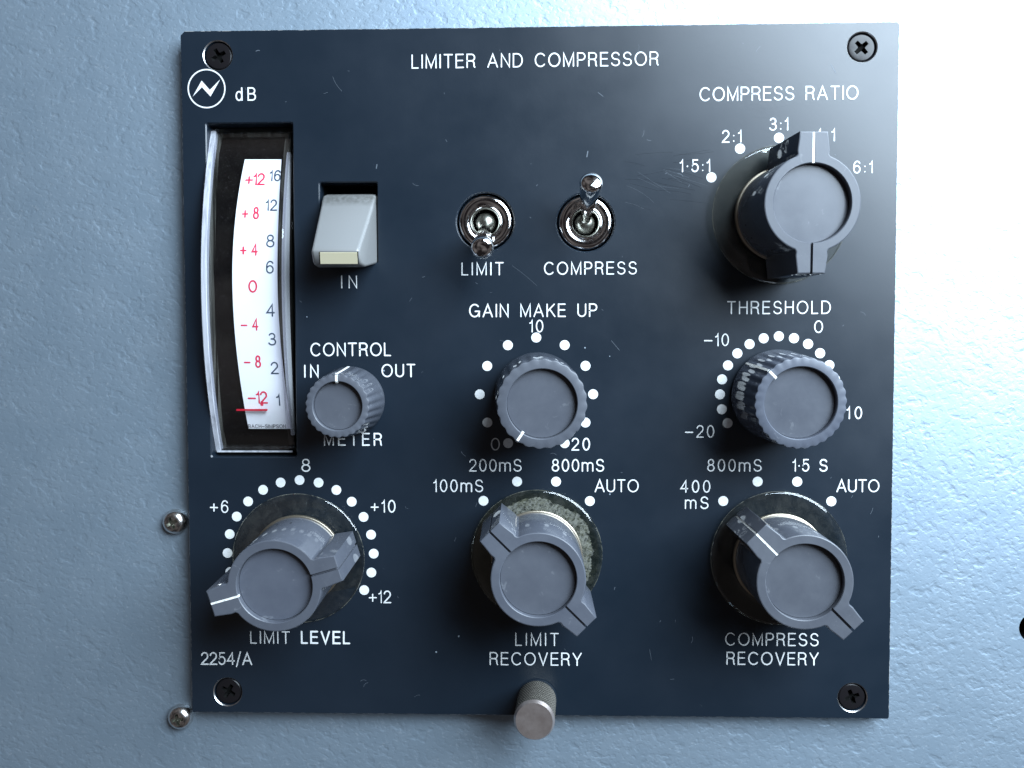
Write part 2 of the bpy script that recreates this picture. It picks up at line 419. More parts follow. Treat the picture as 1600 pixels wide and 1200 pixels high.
def letter(s, px0, px1, pyc, hpx, parent, stroke=0.27, m=None, zf=None, name='lettering', jit=0.010, lift=0.00002):
    m = m or M_white
    if zf is None:
        a = at(px0, pyc); b = at(px1, pyc); sc = (b.x - a.x) / (px1 - px0)
        yc = (a.y + b.y) / 2
    else:
        z = 0
        for _ in range(6):
            a = at(px0, pyc, z); z = zf(a.y)
        b = at(px1, pyc, z); sc = (b.x - a.x) / (px1 - px0); yc = a.y
    hh = hpx * sc
    sts = text_strokes(s, a.x + stroke * MM / 2, b.x - stroke * MM / 2, yc - hh / 2, hh)
    parts = []
    for k, st in enumerate(sts):
        st = [(x + random.gauss(0, jit) * MM, y + random.gauss(0, jit) * MM) if len(st) < 7 else (x, y) for x, y in st]
        v, f = ribbon(st, stroke * MM * random.uniform(0.92, 1.08), 0.0)
        dz = lift + k * 0.000003
        if zf is None: v = [(x, y, dz) for x, y, _ in v]
        else: v = [(x, y, zf(y) + dz) for x, y, _ in v]
        parts.append((v, f))
    V, Fc = join(parts)
    return obj(name, V, Fc, m, parent, smooth=0)

# ------------------------------------------------------------ module root
root = bpy.data.objects.new('limiter_compressor_module', None)
root.empty_display_size = 0.02
COL.objects.link(root)
root['label'] = 'navy blue limiter and compressor panel with grey knobs, toggle switches and a curved meter'
root['category'] = 'audio equipment'

# ------------------------------------------------------------ faceplate with its openings
HX, HY = 0.0665, 0.06475
SCREWS = [(340.5, 86.5), (1347, 73.5), (356, 1081), (1332, 1090)]
TOG = [(758.5, 346.5), (915, 347.5)]
sl0 = at(320, 193); sl1 = at(463, 714)
slot = ((at(320, 193).x + at(333, 713).x) / 2, (at(457, 193).x + at(463, 713).x) / 2, sl1.y, sl0.y)
inh = (at(500, 350).x, at(589.5, 350).x, at(540, 411).y, at(540, 285).y)

def outer_loop(inset, z, seed=3):
    rnd = random.Random(seed); pts = []
    c = [(-HX, HY), (HX, HY), (HX, -HY), (-HX, -HY)]
    n = 90
    for k in range(4):
        a, b = c[k], c[(k + 1) % 4]
        for i in range(n):
            t = i / n
            x = a[0] + (b[0] - a[0]) * t; y = a[1] + (b[1] - a[1]) * t
            j = rnd.gauss(0, 0.00002) * (2.4 if rnd.random() < 0.05 else 1)
            nx, ny = ((0, -1), (-1, 0), (0, 1), (1, 0))[k]
            if i == 0:
                ch = (0.0008, 0.0004, 0.0003, 0.0003)[k]
                px_, py_ = ((0, -1), (-1, 0), (0, 1), (1, 0))[k - 1]
                # cut corner: two points
                dx, dy = ((1, 0), (0, -1), (-1, 0), (0, 1))[k]
                qx, qy = ((1, 0), (0, -1), (-1, 0), (0, 1))[k - 1]
                pts.append((a[0] - qx * ch + px_ * inset, a[1] - qy * ch + py_ * inset, z))
                pts.append((a[0] + dx * ch + nx * inset, a[1] + dy * ch + ny * inset, z))
                continue
            if i == 1 or i == n - 1: j = 0
            pts.append((x + nx * (inset + abs(j)), y + ny * (inset + abs(j)), z))
    return pts
def circ(c, r, z, n=48):
    return [(c.x + r * math.cos(2 * math.pi * i / n), c.y + r * math.sin(2 * math.pi * i / n), z) for i in range(n)]
def rect(r, z, g=0.0, cr=0.0004):
    x0, x1, y0, y1 = r; x0 -= g; x1 += g; y0 -= g; y1 += g
    out = []
    for (cx, cy, a0) in ((x1 - cr, y1 - cr, 0), (x0 + cr, y1 - cr, 90), (x0 + cr, y0 + cr, 180), (x1 - cr, y0 + cr, 270)):
        for k in range(4):
            a = R_(a0 + 30 * k); out.append((cx + cr * math.cos(a), cy + cr * math.sin(a), z))
    return out
TH = 0.0030
loops = []       # (list of rings from the top surface downwards, material per band)
loops.append(([outer_loop(0.00012, 0), outer_loop(0.0, -0.00014), outer_loop(0.0, -TH)], [1, 1]))
for s in SCREWS:
    c = at(*s); loops.append(([circ(c, .00284, 0), circ(c, .00268, -.00016), circ(c, .0026, -.0007), circ(c, .0016, -TH)], [2, 0, 0]))
for s in TOG:
    c = at(*s); loops.append(([circ(c, .00560, 0), circ(c, .00535, -.00025), circ(c, .00535, -TH)], [0, 0]))
loops.append(([rect(slot, 0, .0002), rect(slot, -.0002), rect(slot, -TH)], [0, 0]))
loops.append(([rect(inh, 0, .0002), rect(inh, -.0002), rect(inh, -TH)], [0, 0]))
bm = bmesh.new(); edges = []
ringv = []
for rings, ms in loops:
    vr = [[bm.verts.new(p) for p in r] for r in rings]
    ringv.append(vr)
    n = len(vr[0])
    for i in range(n): edges.append(bm.edges.new((vr[0][i], vr[0][(i + 1) % n])))
bmesh.ops.triangle_fill(bm, use_beauty=True, use_dissolve=False, edges=edges, normal=(0, 0, 1))
for (rings, ms), vr in zip(loops, ringv):
    n = len(vr[0])
    for k in range(len(vr) - 1):
        for i in range(n):
            f = bm.faces.new((vr[k][i], vr[k][(i + 1) % n], vr[k + 1][(i + 1) % n], vr[k + 1][i]))
            f.material_index = ms[k]
bmesh.ops.recalc_face_normals(bm, faces=bm.faces)
me = bpy.data.meshes.new('faceplate'); bm.to_mesh(me); bm.free()
for m in (M_navy, M_edge, M_bare): me.materials.append(m)
plate = bpy.data.objects.new('faceplate', me); COL.objects.link(plate); plate.parent = root

# ------------------------------------------------------------ lettering
TXT = [
 ('LIMITER AND COMPRESSOR', 643, 1029, 94, 20, .27), ('COMPRESS RATIO', 1093, 1341, 146, 20, .27), ('dB', 368, 400, 147, 18.5, .28),
 ('3:1', 1202, 1232, 194, 18, .26), ('2:1', 1128, 1159, 213, 18, .26), ('1.5:1', 1062, 1110, 259, 18, .26), ('4:1', 1273, 1305, 211, 18, .26), ('6:1', 1333, 1364, 261, 18, .26),
 ('LIMIT', 721, 787, 420, 18.5, .25), ('COMPRESS', 850, 995, 419, 18.5, .25), ('IN', 533, 558, 440.5, 18.5, .23),
 ('GAIN MAKE UP', 733, 933, 485, 19, .27), ('10', 827, 849, 509.5, 18, .26), ('0', 767, 781, 694, 18, .24), ('20', 893, 922, 694, 18, .28),
 ('THRESHOLD', 1136, 1298, 480.5, 19, .25), ('0', 1272, 1286, 510.5, 18, .26), ('-10', 1100, 1139, 531, 18, .26), ('-20', 1070, 1116, 674, 18, .25), ('+10', 1303, 1347, 645, 18, .26),
 ('CONTROL', 485, 611, 546, 19, .30), ('IN', 475, 498, 580, 18, .30), ('OUT', 596, 649, 579, 18.5, .30), ('METER', 506, 597, 686.5, 18, .30),
 ('8', 471, 485, 727, 18.5, .26), ('+6', 328, 357, 791.5, 18, .26), ('+10', 579, 618, 791, 18, .26), ('+12', 576, 611, 932.5, 18, .26),
 ('LIMIT', 391, 453, 996, 18, .24), ('LEVEL', 470, 547, 996, 18, .38), ('2254/A', 314, 394, 1029, 18, .28),
 ('200mS', 733, 815, 727, 18, .25), ('800mS', 862, 944, 727, 18, .27), ('100mS', 677, 755, 759, 18, .26), ('AUTO', 929, 998, 759, 18.5, .26),
 ('LIMIT', 805, 873, 999, 19, .23), ('RECOVERY', 765, 909, 1029.5, 19, .26),
 ('800mS', 1105, 1190, 727, 18, .25), ('1.5 S', 1238, 1293, 727, 18, .27), ('400', 1063, 1110, 760, 18, .26), ('mS', 1070, 1107, 785.5, 18, .26), ('AUTO', 1307, 1374, 759, 18.5, .27),
 ('COMPRESS', 1133, 1279, 999, 19, .25), ('RECOVERY', 1135, 1279, 1029, 19, .27),
]
for (s, a, b, y, h, st) in TXT:
    letter(s, a, b, y, h, plate, st * .92)

# logo: lightning stroke in a ring
def lz(x, y): p = at(260 + x / 4.444, 30 + y / 4.444); return (p.x, p.y, 0.00003)
c = at(322.8, 138.5)
ring = [(c.x + .00347 * math.cos(t), c.y + .00352 * math.sin(t)) for t in [2 * math.pi * i / 60 for i in range(60)]]
v, f = ribbon(ring + [ring[0]], 0.00025, 0.00002)
obj('logo_ring', v, f, M_white, plate, smooth=0)
pts = [lz(*p) for p in ((183, 538), (245, 427), (302, 492), (374, 418), (307, 537), (247, 472))]
obj('logo_bolt', pts, [(0, 1, 5), (1, 2, 5), (2, 4, 5), (2, 3, 4)], M_white, plate, smooth=0)

# white scale dots
def dotmesh():
    v = [(0, 0, 0)] + [(0.93 * MM * math.cos(2 * math.pi * i / 28), 0.93 * MM * math.sin(2 * math.pi * i / 28), 0) for i in range(28)]
    me = bpy.data.meshes.new('scale_dot'); me.from_pydata(v, [], [(0, i + 1, (i + 1) % 28 + 1) for i in range(28)])
    me.materials.append(M_white); return me
DM = dotmesh()
def dots(cx, cy, r, angs):
    c = at(cx, cy)
    for a in angs:
        o = bpy.data.objects.new('scale_dot', DM); COL.objects.link(o); o.parent = plate
        o.location = (c.x + r * MM * math.cos(R_(a)), c.y + r * MM * math.sin(R_(a)), 0.00002)
dots(1216, 337, 14.25, (150, 120, 90, 60, 30))
dots(838, 616, 10.65, [90 + 30 * k for k in range(-5, 6)])
dots(1216, 616, 10.8, [90 + 15 * k for k in range(-8, 9)])
dots(469.5, 864.5, 14.05, [90 + 15 * k for k in range(-8, 9)])
dots(838.5, 865, 14.2, (135, 105, 75, 45))
dots(1213.5, 866, 14.2, (135, 105, 75, 45))

# scratches and nicks in the paint
M_scr = mat('scratch', (0.075, 0.09, 0.11), 0.5)
M_scrd = mat('dark_scuff', (0.006, 0.009, 0.014), 0.25)
rnd = random.Random(21)
parts = []; partsd = []
def clear(p):
    if slot[0] - .0006 < p[0] < slot[1] + .0006 and slot[2] - .0006 < p[1] < slot[3] + .0006: return False
    if inh[0] - .0006 < p[0] < inh[1] + .0006 and inh[2] - .0006 < p[1] < inh[3] + .0006: return False
    for s in TOG:
        if (Vector(p) - at(*s).xy).length < .006: return False
    for s in SCREWS:
        if (Vector(p) - at(*s).xy).length < .0033: return False
    return abs(p[0]) < HX - .001 and abs(p[1]) < HY - .001
def scratch(px, py, ang, ln, wd, cur, dst, zz):
    p = at(px, py); pts = []; a = R_(ang); x, y = p.x, p.y
    for i in range(7):
        pts.append((x, y)); x += math.cos(a) * ln * MM / 6; y += math.sin(a) * ln * MM / 6; a += R_(cur) / 6
    if not all(clear(q) for q in pts): return
    v, f = ribbon(pts, wd * MM, zz); dst.append((v, f))
zz = 0.000004
for i in range(85):
    zz += 0.0000001
    scratch(rnd.uniform(300, 1390), rnd.uniform(60, 1110), rnd.uniform(0, 360), rnd.choice((.25, .3, .4, .5, .8, 1.2)), rnd.uniform(.03, .09), rnd.gauss(0, 40), parts, zz)
for i in range(26):   # crossing hairline scratches left of the compress ratio knob
    zz += 0.0000001
    scratch(rnd.uniform(975, 1060), rnd.uniform(240, 320), rnd.gauss(-8, 12), rnd.uniform(3, 8), .022, rnd.gauss(-8, 12), parts if i % 3 == 0 else partsd, zz)
for (x, y, a, l, wd, cu) in ((520, 120, -70, 3.2, .05, 30), (1340, 903, 4, 6.0, .06, 4), (800, 415, -35, 6, .03, -10), (955, 532, -50, 2.4, .07, 0), (588, 263, 80, .7, .2, 0), (352, 52, 80, 1.0, .14, 0), (400, 80, 30, .7, .14, -50),
                             (917, 245, 80, 1.0, .2, 0), (1298, 100, -60, 1.8, .14, 0), (1360, 803, 60, 1.2, .06, 20), (1330, 1114, 5, 4, .10, 0), (1265, 1116, 0, 3, .06, 0), (1015, 1015, -80, 2.0, .05, 0)):
    zz += 0.0000001; scratch(x, y, a, l, wd, cu, parts, zz)
v, f = join(parts); obj('paint_scratches', v, f, M_scr, plate, smooth=0, kind='stuff')
v, f = join(partsd); obj('hairline_scuffs', v, f, M_scrd, plate, smooth=0, kind='stuff')

# ------------------------------------------------------------ knobs
def frame(base, top, h):
    b = at(*base, 0.0); t = at(*top, h * MM)
    zax = (t - b).normalized()
    xax = Vector((1, 0, 0)); xax = (xax - zax * xax.dot(zax)).normalized(); yax = zax.cross(xax)
    m = Matrix((xax, yax, zax)).transposed().to_4x4(); m.translation = b
    return m, (t - b).length / MM

def wing_samples(r0, tip, hw, hwr, g):
    """outline of the winged cap, as (inner point, outer point, in_groove)"""
    out = []
    def radius(a):
        # a relative to a wing axis, -90..90
        c_, s_ = math.cos(a), abs(math.sin(a))
        hwid = lambda x: hwr + (hw - hwr) * min(1, max(0, (x - r0 * .8) / (tip - r0 * .8)))
        r = tip / max(c_, 1e-6)
        # iterate on the tapered flank
        if s_ > 1e-6:
            rr = hw / s_
            for _ in range(8): rr = hwid(rr * c_) / s_
            r = min(r, rr)
        # soft fillet with the round body
        if r < r0 * 1.22:
            k = (r - r0 * .88) / (r0 * .34)
            r = max(r, r0) if k <= 0 else max(r, r0 + 0.0)
            if r < r0 * 1.10: r = r0 + (max(0, (r - r0 * .9)) ** 2) / (r0 * .8)
        return max(r0, r)
    a_tip = math.atan2(hw, tip)
    angs = []
    for i in range(40): angs.append(-90 + 180 * i / 40)
    at_ = math.degrees(a_tip)
    base = set([round(a, 3) for a in angs if abs(a) > 30] + [i * .8 for i in range(-37, 38)])
    base = sorted([a for a in base if abs(abs(a) - at_) > 1.9] + [at_, -at_])
    ga = math.degrees(math.asin(g / r0)) + .3
    for rot in (0, math.pi):
        pts = []
        for a in base:
            if a >= 89.9 or abs(a) < 2.7: continue
            pts.append((a, None))
        neg = [p for p in pts if p[0] < 0]; pos = [p for p in pts if p[0] > 0]
        seq = [(a, 0) for a, _ in neg] + [('g', -1), ('G', -1), ('G', 1), ('g', 1)] + [(a, 0) for a, _ in pos]
        for a, q in seq:
            if q == 0:
                r = radius(R_(a)); ar = R_(a)
                out.append((ar + rot, None, (r * math.cos(ar + rot), r * math.sin(ar + rot)), 0))
            else:
                x, y = tip - (0.35 if a == 'G' else 0), q * g
                out.append((math.asin(q * g / 6.0) + rot, q * g, (x * math.cos(rot) - y * math.sin(rot), x * math.sin(rot) + y * math.cos(rot)), 1 if a == 'G' else 0))
    return out

def wing_knob(base, top, h, ang, screw_ang, label, dirty=False, disc_r=12.55, white=True, r0=8.0, rin=6.5, tip=11.6, scale=1.0, shear=1.0):
    m, hh = frame(base, top, h)
    m = m @ Matrix.Rotation(R_(ang), 4, 'Z')
    smp = wing_samples(r0, tip, 2.35, 3.0, 0.22)
    n = len(smp); V = []; Fc = []; mi = []
    zb = 1.9
    rows = []
    nrms = []
    for ii, (ar, gy, (ox, oy), gr) in enumerate(smp):
        if gy is not None:
            sg = 1 if math.cos(ar) > 0 else -1; nrms.append((sg, 0)); continue
        e = []
        for a_, b_ in ((ii - 1, ii), (ii, (ii + 1) % n)):
            pa, pb = smp[a_][2], smp[b_][2]; dx, dy = pb[0] - pa[0], pb[1] - pa[1]; l = math.hypot(dx, dy) or 1
            if smp[a_][3] or smp[b_][3] or l < 1e-5: continue
            e.append((dy / l, -dx / l))
        sx_ = sum(q[0] for q in e); sy_ = sum(q[1] for q in e); l = math.hypot(sx_, sy_) or 1
        k_ = min(1.5, 2 / max(l, .5)) if len(e) == 2 else 1
        nrms.append((sx_ / l * k_, sy_ / l * k_))
    for ii, (ar, gy, (ox, oy), gr) in enumerate(smp):
        def inn(r): return (r * math.cos(ar), r * math.sin(ar))
        if gy is not None:
            rot = 0 if math.cos(ar) > 0 else math.pi
            def inn(r, rot=rot, gy=gy):
                x = math.sqrt(r * r - gy * gy); return (x * math.cos(rot) - gy * math.sin(rot), x * math.sin(rot) + gy * math.cos(rot))
        ux, uy = nrms[ii]
        dz = -0.55 if gr else 0
        b = 0.22
        col = [(*inn(rin), hh - 1.35), (*inn(rin), hh - 0.12 + dz), (*inn(rin + .12), hh + dz),
               (ox - ux * b, oy - uy * b, hh + dz), (ox - ux * b * .3, oy - uy * b * .3, hh - b * .3 + dz * (gr)), (ox, oy, hh - b + dz * gr), (ox + ux * .12, oy + uy * .12, zb)]
        rows.append(col)
    k = len(rows[0])
    for col in rows: V += [(x * MM, y * MM, z * MM) for x, y, z in col]
    for i in range(n):
        j = (i + 1) % n
        for q in range(k - 1):
            Fc.append((i * k + q, i * k + q + 1, j * k + q + 1, j * k + q)); mi.append(0 if q < 4 else 1)
    ci = len(V); V.append((0, 0, (hh - 1.35) * MM))
    for i in range(n): Fc.append((ci, i * k, ((i + 1) % n) * k)); mi.append(0)
    Fc.append(tuple(i * k + k - 1 for i in range(n))); mi.append(1)
    FLAT = True
    kn = obj('winged_knob', V, Fc, [M_ktop, M_kside], root, m, smooth=32, mi=mi, label=label)
    for fi, p in enumerate(kn.data.polygons):
        if fi < n * (k - 1) and fi % (k - 1) == 2: p.use_smooth = False
    # inlay disc in the recess
    v, f = lathe([(6.47, hh - 1.45), (6.47, hh - 1.22), (6.40, hh - 1.16), (3, hh - 1.155), (.01, hh - 1.155)], 72, False, True)
    obj('cap_inlay', v, f, M_kin, kn, smooth=18)
    # pointer filling
    if white:
        v, f = box(rin * MM, (tip - .12) * MM, -.19 * MM, .19 * MM, (hh - .7) * MM, (hh - .06) * MM)
        v2, f2 = box((tip - .5) * MM, (tip - .04) * MM, -.17 * MM, .17 * MM, 2.2 * MM, (hh - .7) * MM)
        v, f = join([(v, f), (v2, f2)])
        obj('pointer_line', v, f, M_ivory, kn, smooth=0)
    # clear skirt disc and its collar
    v, f = lathe([(.5, .5), (disc_r - .25, .5), (disc_r, .75), (disc_r, 1.15), (disc_r - .25, 1.35), (disc_r - .5, 1.40), (r0 + .7, 1.46), (.5, 1.48)], 96, True, True)
    obj('skirt_disc', v, f, M_skirt_dirty if dirty else M_skirt, kn, Matrix.Rotation(-R_(ang), 4, 'Z'))
    v, f = lathe([(disc_r + .01, 1.0), (disc_r + .06, 1.08), (disc_r + .01, 1.18), (disc_r - .05, 1.1), (disc_r + .01, 1.0)], 96)  # thin added ring imitates the highlight round the skirt edge
    obj('skirt_rim_glint', v, f, M_rim_glint, kn, Matrix.Rotation(-R_(ang), 4, 'Z'))
    v, f = lathe([(r0 + .55, 1.3), (r0 + .55, 1.95), (r0 + .40, 2.05), (r0 + .05, 2.05), (r0 + .05, 1.6)], 80)
    obj('collar', v, f, M_collar, kn)
    # socket screw recess in the side of the body
    if screw_ang is not None:
        sm = Matrix.Rotation(R_(screw_ang - ang), 4, 'Z') @ Matrix.Translation((r0 * MM + .00004, 0, 5.6 * MM)) @ Matrix.Rotation(R_(90), 4, 'Y')
        v, f = lathe([(1.45, -.12), (1.45, .02), (1.15, .07), (1.05, -.05), (1.0, -.10), (.55, -.10), (.5, .0), (.01, .0)], 32, False, True)
        obj('grub_screw', v, f, M_void, kn, sm)
    return kn

wing_knob((1216, 337), (1270, 317), 16.0, 90.3, 206, 'light grey winged knob under COMPRESS RATIO, pointing straight up')
wing_knob((469, 870), (428.5, 916), 16.0, 196, 98, 'winged knob above LIMIT LEVEL, white pointer turned to the left', disc_r=12.5)
wing_knob((838.5, 864.5), (841, 906), 16.5, 135, None, 'winged knob above LIMIT RECOVERY with dirty glue residue on its clear skirt', dirty=True, white=False, disc_r=12.3)
wing_knob((1214, 870), (1258, 910), 16.2, 135, None, 'winged knob above COMPRESS RECOVERY, white pointer to the upper left')

def flute_knob(base, top, h, ang, rb, rt, rin, nf, label):
    m, hh = frame(base, top, h); m = m @ Matrix.Rotation(R_(ang), 4, 'Z')
    def fl(r, z, a):
        if r < rt - .5: return r
        k = 0.5 + 0.5 * math.cos(nf * a)
        amp = 0.21 if z > .9 else 0.0
        if r < rt - .15: amp *= .9
        return r - amp * (1 - k) ** 1.3
    prof = [(rin, hh - 1.4), (rin, hh - .12), (rin + .12, hh), (rt - .28, hh), (rt - .08, hh - .08), (rt, hh - .3), (rt + (rb - rt) * .5, hh * .5), (rb, .9), (rb, .88), (rb, .35), (rb - .1, .25)]
    NN = nf * 8
    v, f = lathe(prof, NN, False, False, fl)
    mi = []
    for q in range(len(prof) - 1): mi += [0 if q < 4 else 1] * NN
    kn = obj('fluted_knob', v, f, [M_ktop, M_kside], root, m, smooth=34, mi=mi, label=label)
    v, f = lathe([(rin - .02, hh - 1.3), (rin - .02, hh - 1.12), (rin - .10, hh - 1.06), (2, hh - 1.055), (.01, hh - 1.055)], 64, False, True)
    obj('cap_inlay', v, f, M_kin, kn, smooth=18)
    # pointer: across the rim and down the side
    wd = .22
    P = [(rin - .0, hh + .012), (rt - .25, hh + .012), (rt + .03, hh - .25), (rt + (rb - rt) * .5 + .03, hh * .5), (rb + .03, .9)]
    v = []; f = []
    for (r, z) in P:
        v += [(r * MM, -wd * MM, z * MM), (r * MM, wd * MM, z * MM), ((r - .3) * MM, wd * MM, (z - .3) * MM), ((r - .3) * MM, -wd * MM, (z - .3) * MM)]
    for q in range(len(P) - 1):
        for s in range(4): f.append((q * 4 + s, q * 4 + (s + 1) % 4, (q + 1) * 4 + (s + 1) % 4, (q + 1) * 4 + s))
    f += [(0, 1, 2, 3), tuple(4 * (len(P) - 1) + s for s in range(4))]
    obj('pointer_line', v, f, M_ivory, kn, smooth=0)
    v, f = lathe([(rb - .4, .02), (rb - .4, .25), (.01, .25)], 48)
    obj('spindle_collar', v, f, M_void, kn)
    return kn
flute_knob((840, 618), (847, 631.5), 12.5, 236, 8.15, 7.9, 6.1, 24, 'fluted round knob under GAIN MAKE UP, set fully down to 0')
flute_knob((1213, 617), (1251.5, 630), 12.8, 135, 8.5, 7.95, 6.25, 30, 'fluted round knob under THRESHOLD, nearest the right edge')
flute_knob((548, 626), (527, 634.5), 11.6, 91, 6.5, 5.65, 4.3, 26, 'smallest fluted knob, between IN and OUT beside the meter')

# ------------------------------------------------------------ toggle switches
def toggle(bp, tp, h, label):
    c = at(*bp)
    v, f = lathe([(5.2, -2.9), (5.05, -1.0), (5.0, -.35), (4.85, -.12), (4.55, .05), (4.1, .12), (3.5, .02), (3.15, -.1), (3.05, .1), (2.9, .22), (2.75, .22), (2.6, .05), (2.35, -.5), (2.25, -2.5), (2.2, -4.0)], 64)
    sw = obj('toggle_switch', v, f, M_chrome, root, Matrix.Translation(c), smooth=40, label=label)
    v, f = lathe([(2.5, -2.6), (2.2, -2.0), (2.15, -3.6), (.01, -3.6)], 40)
    obj('switch_well', v, f, M_void, sw, smooth=0)
    v, f = lathe([(1.95 * math.cos(R_(a)) if a < 90 else .01, -1.9 + 1.95 * math.sin(R_(a))) for a in range(-60, 91, 10)], 40)
    obj('pivot_ball', v, f, M_dull, sw)
    piv = c + Vector((0, 0, -1.6 * MM))
    t = at(*tp, h * MM)
    z = (t - piv); ln = z.length / MM; z.normalize()
    x = Vector((1, 0, 0)); x = (x - z * x.z * 0 - z * x.dot(z)).normalized(); y = z.cross(x)
    m = Matrix((x, y, z)).transposed().to_4x4(); m.translation = piv - c
    R2 = 2.02
    prof = [(.95, .6), (.92, 1.8), (.98, 3.2), (1.25, 5.2), (1.6, ln * .62), (1.85, ln * .8), (R2, ln - 1.1), (R2 - .03, ln - .75), (R2 - .2, ln - .42), (R2 - .6, ln - .18), (R2 - 1.2, ln - .04), (.01, ln)]
    v, f = lathe(prof, 48)
    obj('lever', v, f, M_chrome, sw, m, smooth=60)
toggle(TOG[0], (753, 391), 10.0, 'chrome toggle switch above LIMIT, lever tilted down')
toggle(TOG[1], (924.5, 281), 10.6, 'chrome toggle switch above COMPRESS, lever tilted up')
# dark well behind both toggles and switch opening
for s in TOG:
    c = at(*s); v, f = lathe([(5.36, -2.95), (5.3, -3.4), (.01, -3.4)], 32)
    obj('switch_backing', v, f, M_void, root, Matrix.Translation(c), smooth=0)

# ------------------------------------------------------------ IN push key
def key():
    P = [(303, -2.2), (306, .2), (345, 5.0), (384, 9.9), (389.5, 10.6), (394, 10.7), (411, 9.4), (415, 8.4), (417.5, 6.6), (413, 0), (410, -2.6)]
    rows = []
    for (py, z) in P:
        y = at(545, py, z * MM).y
        k = max(0, z) / 10.7
        xl = at(504.5, 370).x + k * .0007; xr = at(588.2, 370).x - k * .0010
        rows.append((xl, xr, y, z * MM))
    V = []; Fc = []
    for xl, xr, y, z in rows: V += [(xl, y, z), (xr, y, z)]
    n = len(rows)
    for i in range(n - 1): Fc.append((2 * i, 2 * i + 1, 2 * i + 3, 2 * i + 2))
    Fc.append((2 * n - 2, 2 * n - 1, 1, 0))
    Fc.append(tuple(2 * i for i in range(n))); Fc.append(tuple(reversed([2 * i + 1 for i in range(n)])))
    o = obj('push_key', V, Fc, M_switch, root, smooth=0, label='light grey push key above IN with a cream indicator strip')
    bevel(o, .00055, 4, 60)
    # cream insert in the sloping nose
    a = rows[5]; b = rows[6]
    def nose(px, py):
        # project on the plane between rows 5 and 6
        z = .0105
        for _ in range(8):
            p = at(px, py, z); t = (p.y - a[2]) / (b[2] - a[2]); z = a[3] + (b[3] - a[3]) * t
        return at(px, py, z)
    nrm = Vector((0, -(a[3] - b[3]), (a[2] - b[2]))).normalized()
    q = [nose(499.5, 394), nose(558.5, 394), nose(559.5, 412), nose(500.5, 412)]
    def slab(q, lo, hi):
        V = [p + nrm * lo for p in q] + [p + nrm * hi for p in q]
        return [tuple(p) for p in V], [(0, 1, 2, 3), (4, 5, 6, 7), (0, 1, 5, 4), (1, 2, 6, 5), (2, 3, 7, 6), (3, 0, 4, 7)]
    ctr = sum(q, Vector()) / 4
    v, f = slab([ctr + (p - ctr) * 1.035 for p in q], -.0008, .00003)
    obj('insert_gap', v, f, M_void, o, smooth=0)
    v, f = slab([ctr + (p - ctr) * .985 for p in q], -.0008, .00010)
    obj('indicator_strip', v, f, M_cream, o, smooth=0)
    x0, x1, y0, y1 = inh
    V = [(x0, y0, -TH), (x1, y0, -TH), (x1, y1, -TH), (x0, y1, -TH), (x0, y0, -.009), (x1, y0, -.009), (x1, y1, -.009), (x0, y1, -.009)]
    obj('key_well', V, [(4, 5, 6, 7), (0, 1, 5, 4), (1, 2, 6, 5), (2, 3, 7, 6), (3, 0, 4, 7)], M_void, root, smooth=0)
key()

# ------------------------------------------------------------ edgewise meter
YC = at(400, 455).y
def card_z(y, R=.120, z0=.0008): return z0 - R + math.sqrt(max(1e-9, R * R - (y - YC) ** 2))
def curved(px_l, px_r, py0, py1, zf, n=40):
    """px_l/px_r given as functions of photo y; surface follows zf(y)"""
    V = []; Fc = []
    for i in range(n + 1):
        py = py0 + (py1 - py0) * i / n
        z = zf(at(400, py, -.003).y)
        for _ in range(6): z = zf(at(400, py, z).y)
        V.append(tuple(at(px_l(py), py, z))); V.append(tuple(at(px_r(py), py, z)))
    for i in range(n): Fc.append((2 * i, 2 * i + 1, 2 * i + 3, 2 * i + 2))
    return V, Fc
meter = bpy.data.objects.new('level_meter', None); COL.objects.link(meter); meter.parent = root
meter['label'] = 'curved edgewise level meter with red decibel scale behind a clear cover'
x0, x1, y0, y1 = slot
V, Fc = [(x0, y0, -TH), (x1, y0, -TH), (x1, y1, -TH), (x0, y1, -TH), (x0, y0, -.016), (x1, y0, -.016), (x1, y1, -.016), (x0, y1, -.016)], [(4, 5, 6, 7), (0, 1, 5, 4), (1, 2, 6, 5), (2, 3, 7, 6), (3, 0, 4, 7)]
obj('meter_housing', V, Fc, M_void, meter, smooth=0)
# dusty black mount that carries the card
V = []; Fc = []; n = 40
for i in range(n + 1):
    y = y1 - .0003 + (y0 - y1 + .0006) * i / n
    z = card_z(y) - .0007 - max(0, abs(y - YC) - .0262) * .25
    V += [(x0 + .0012, y, z), (x1 - .0006, y, z)]
for i in range(n): Fc.append((2 * i, 2 * i + 1, 2 * i + 3, 2 * i + 2))
obj('scale_mount', V, Fc, M_house, meter)
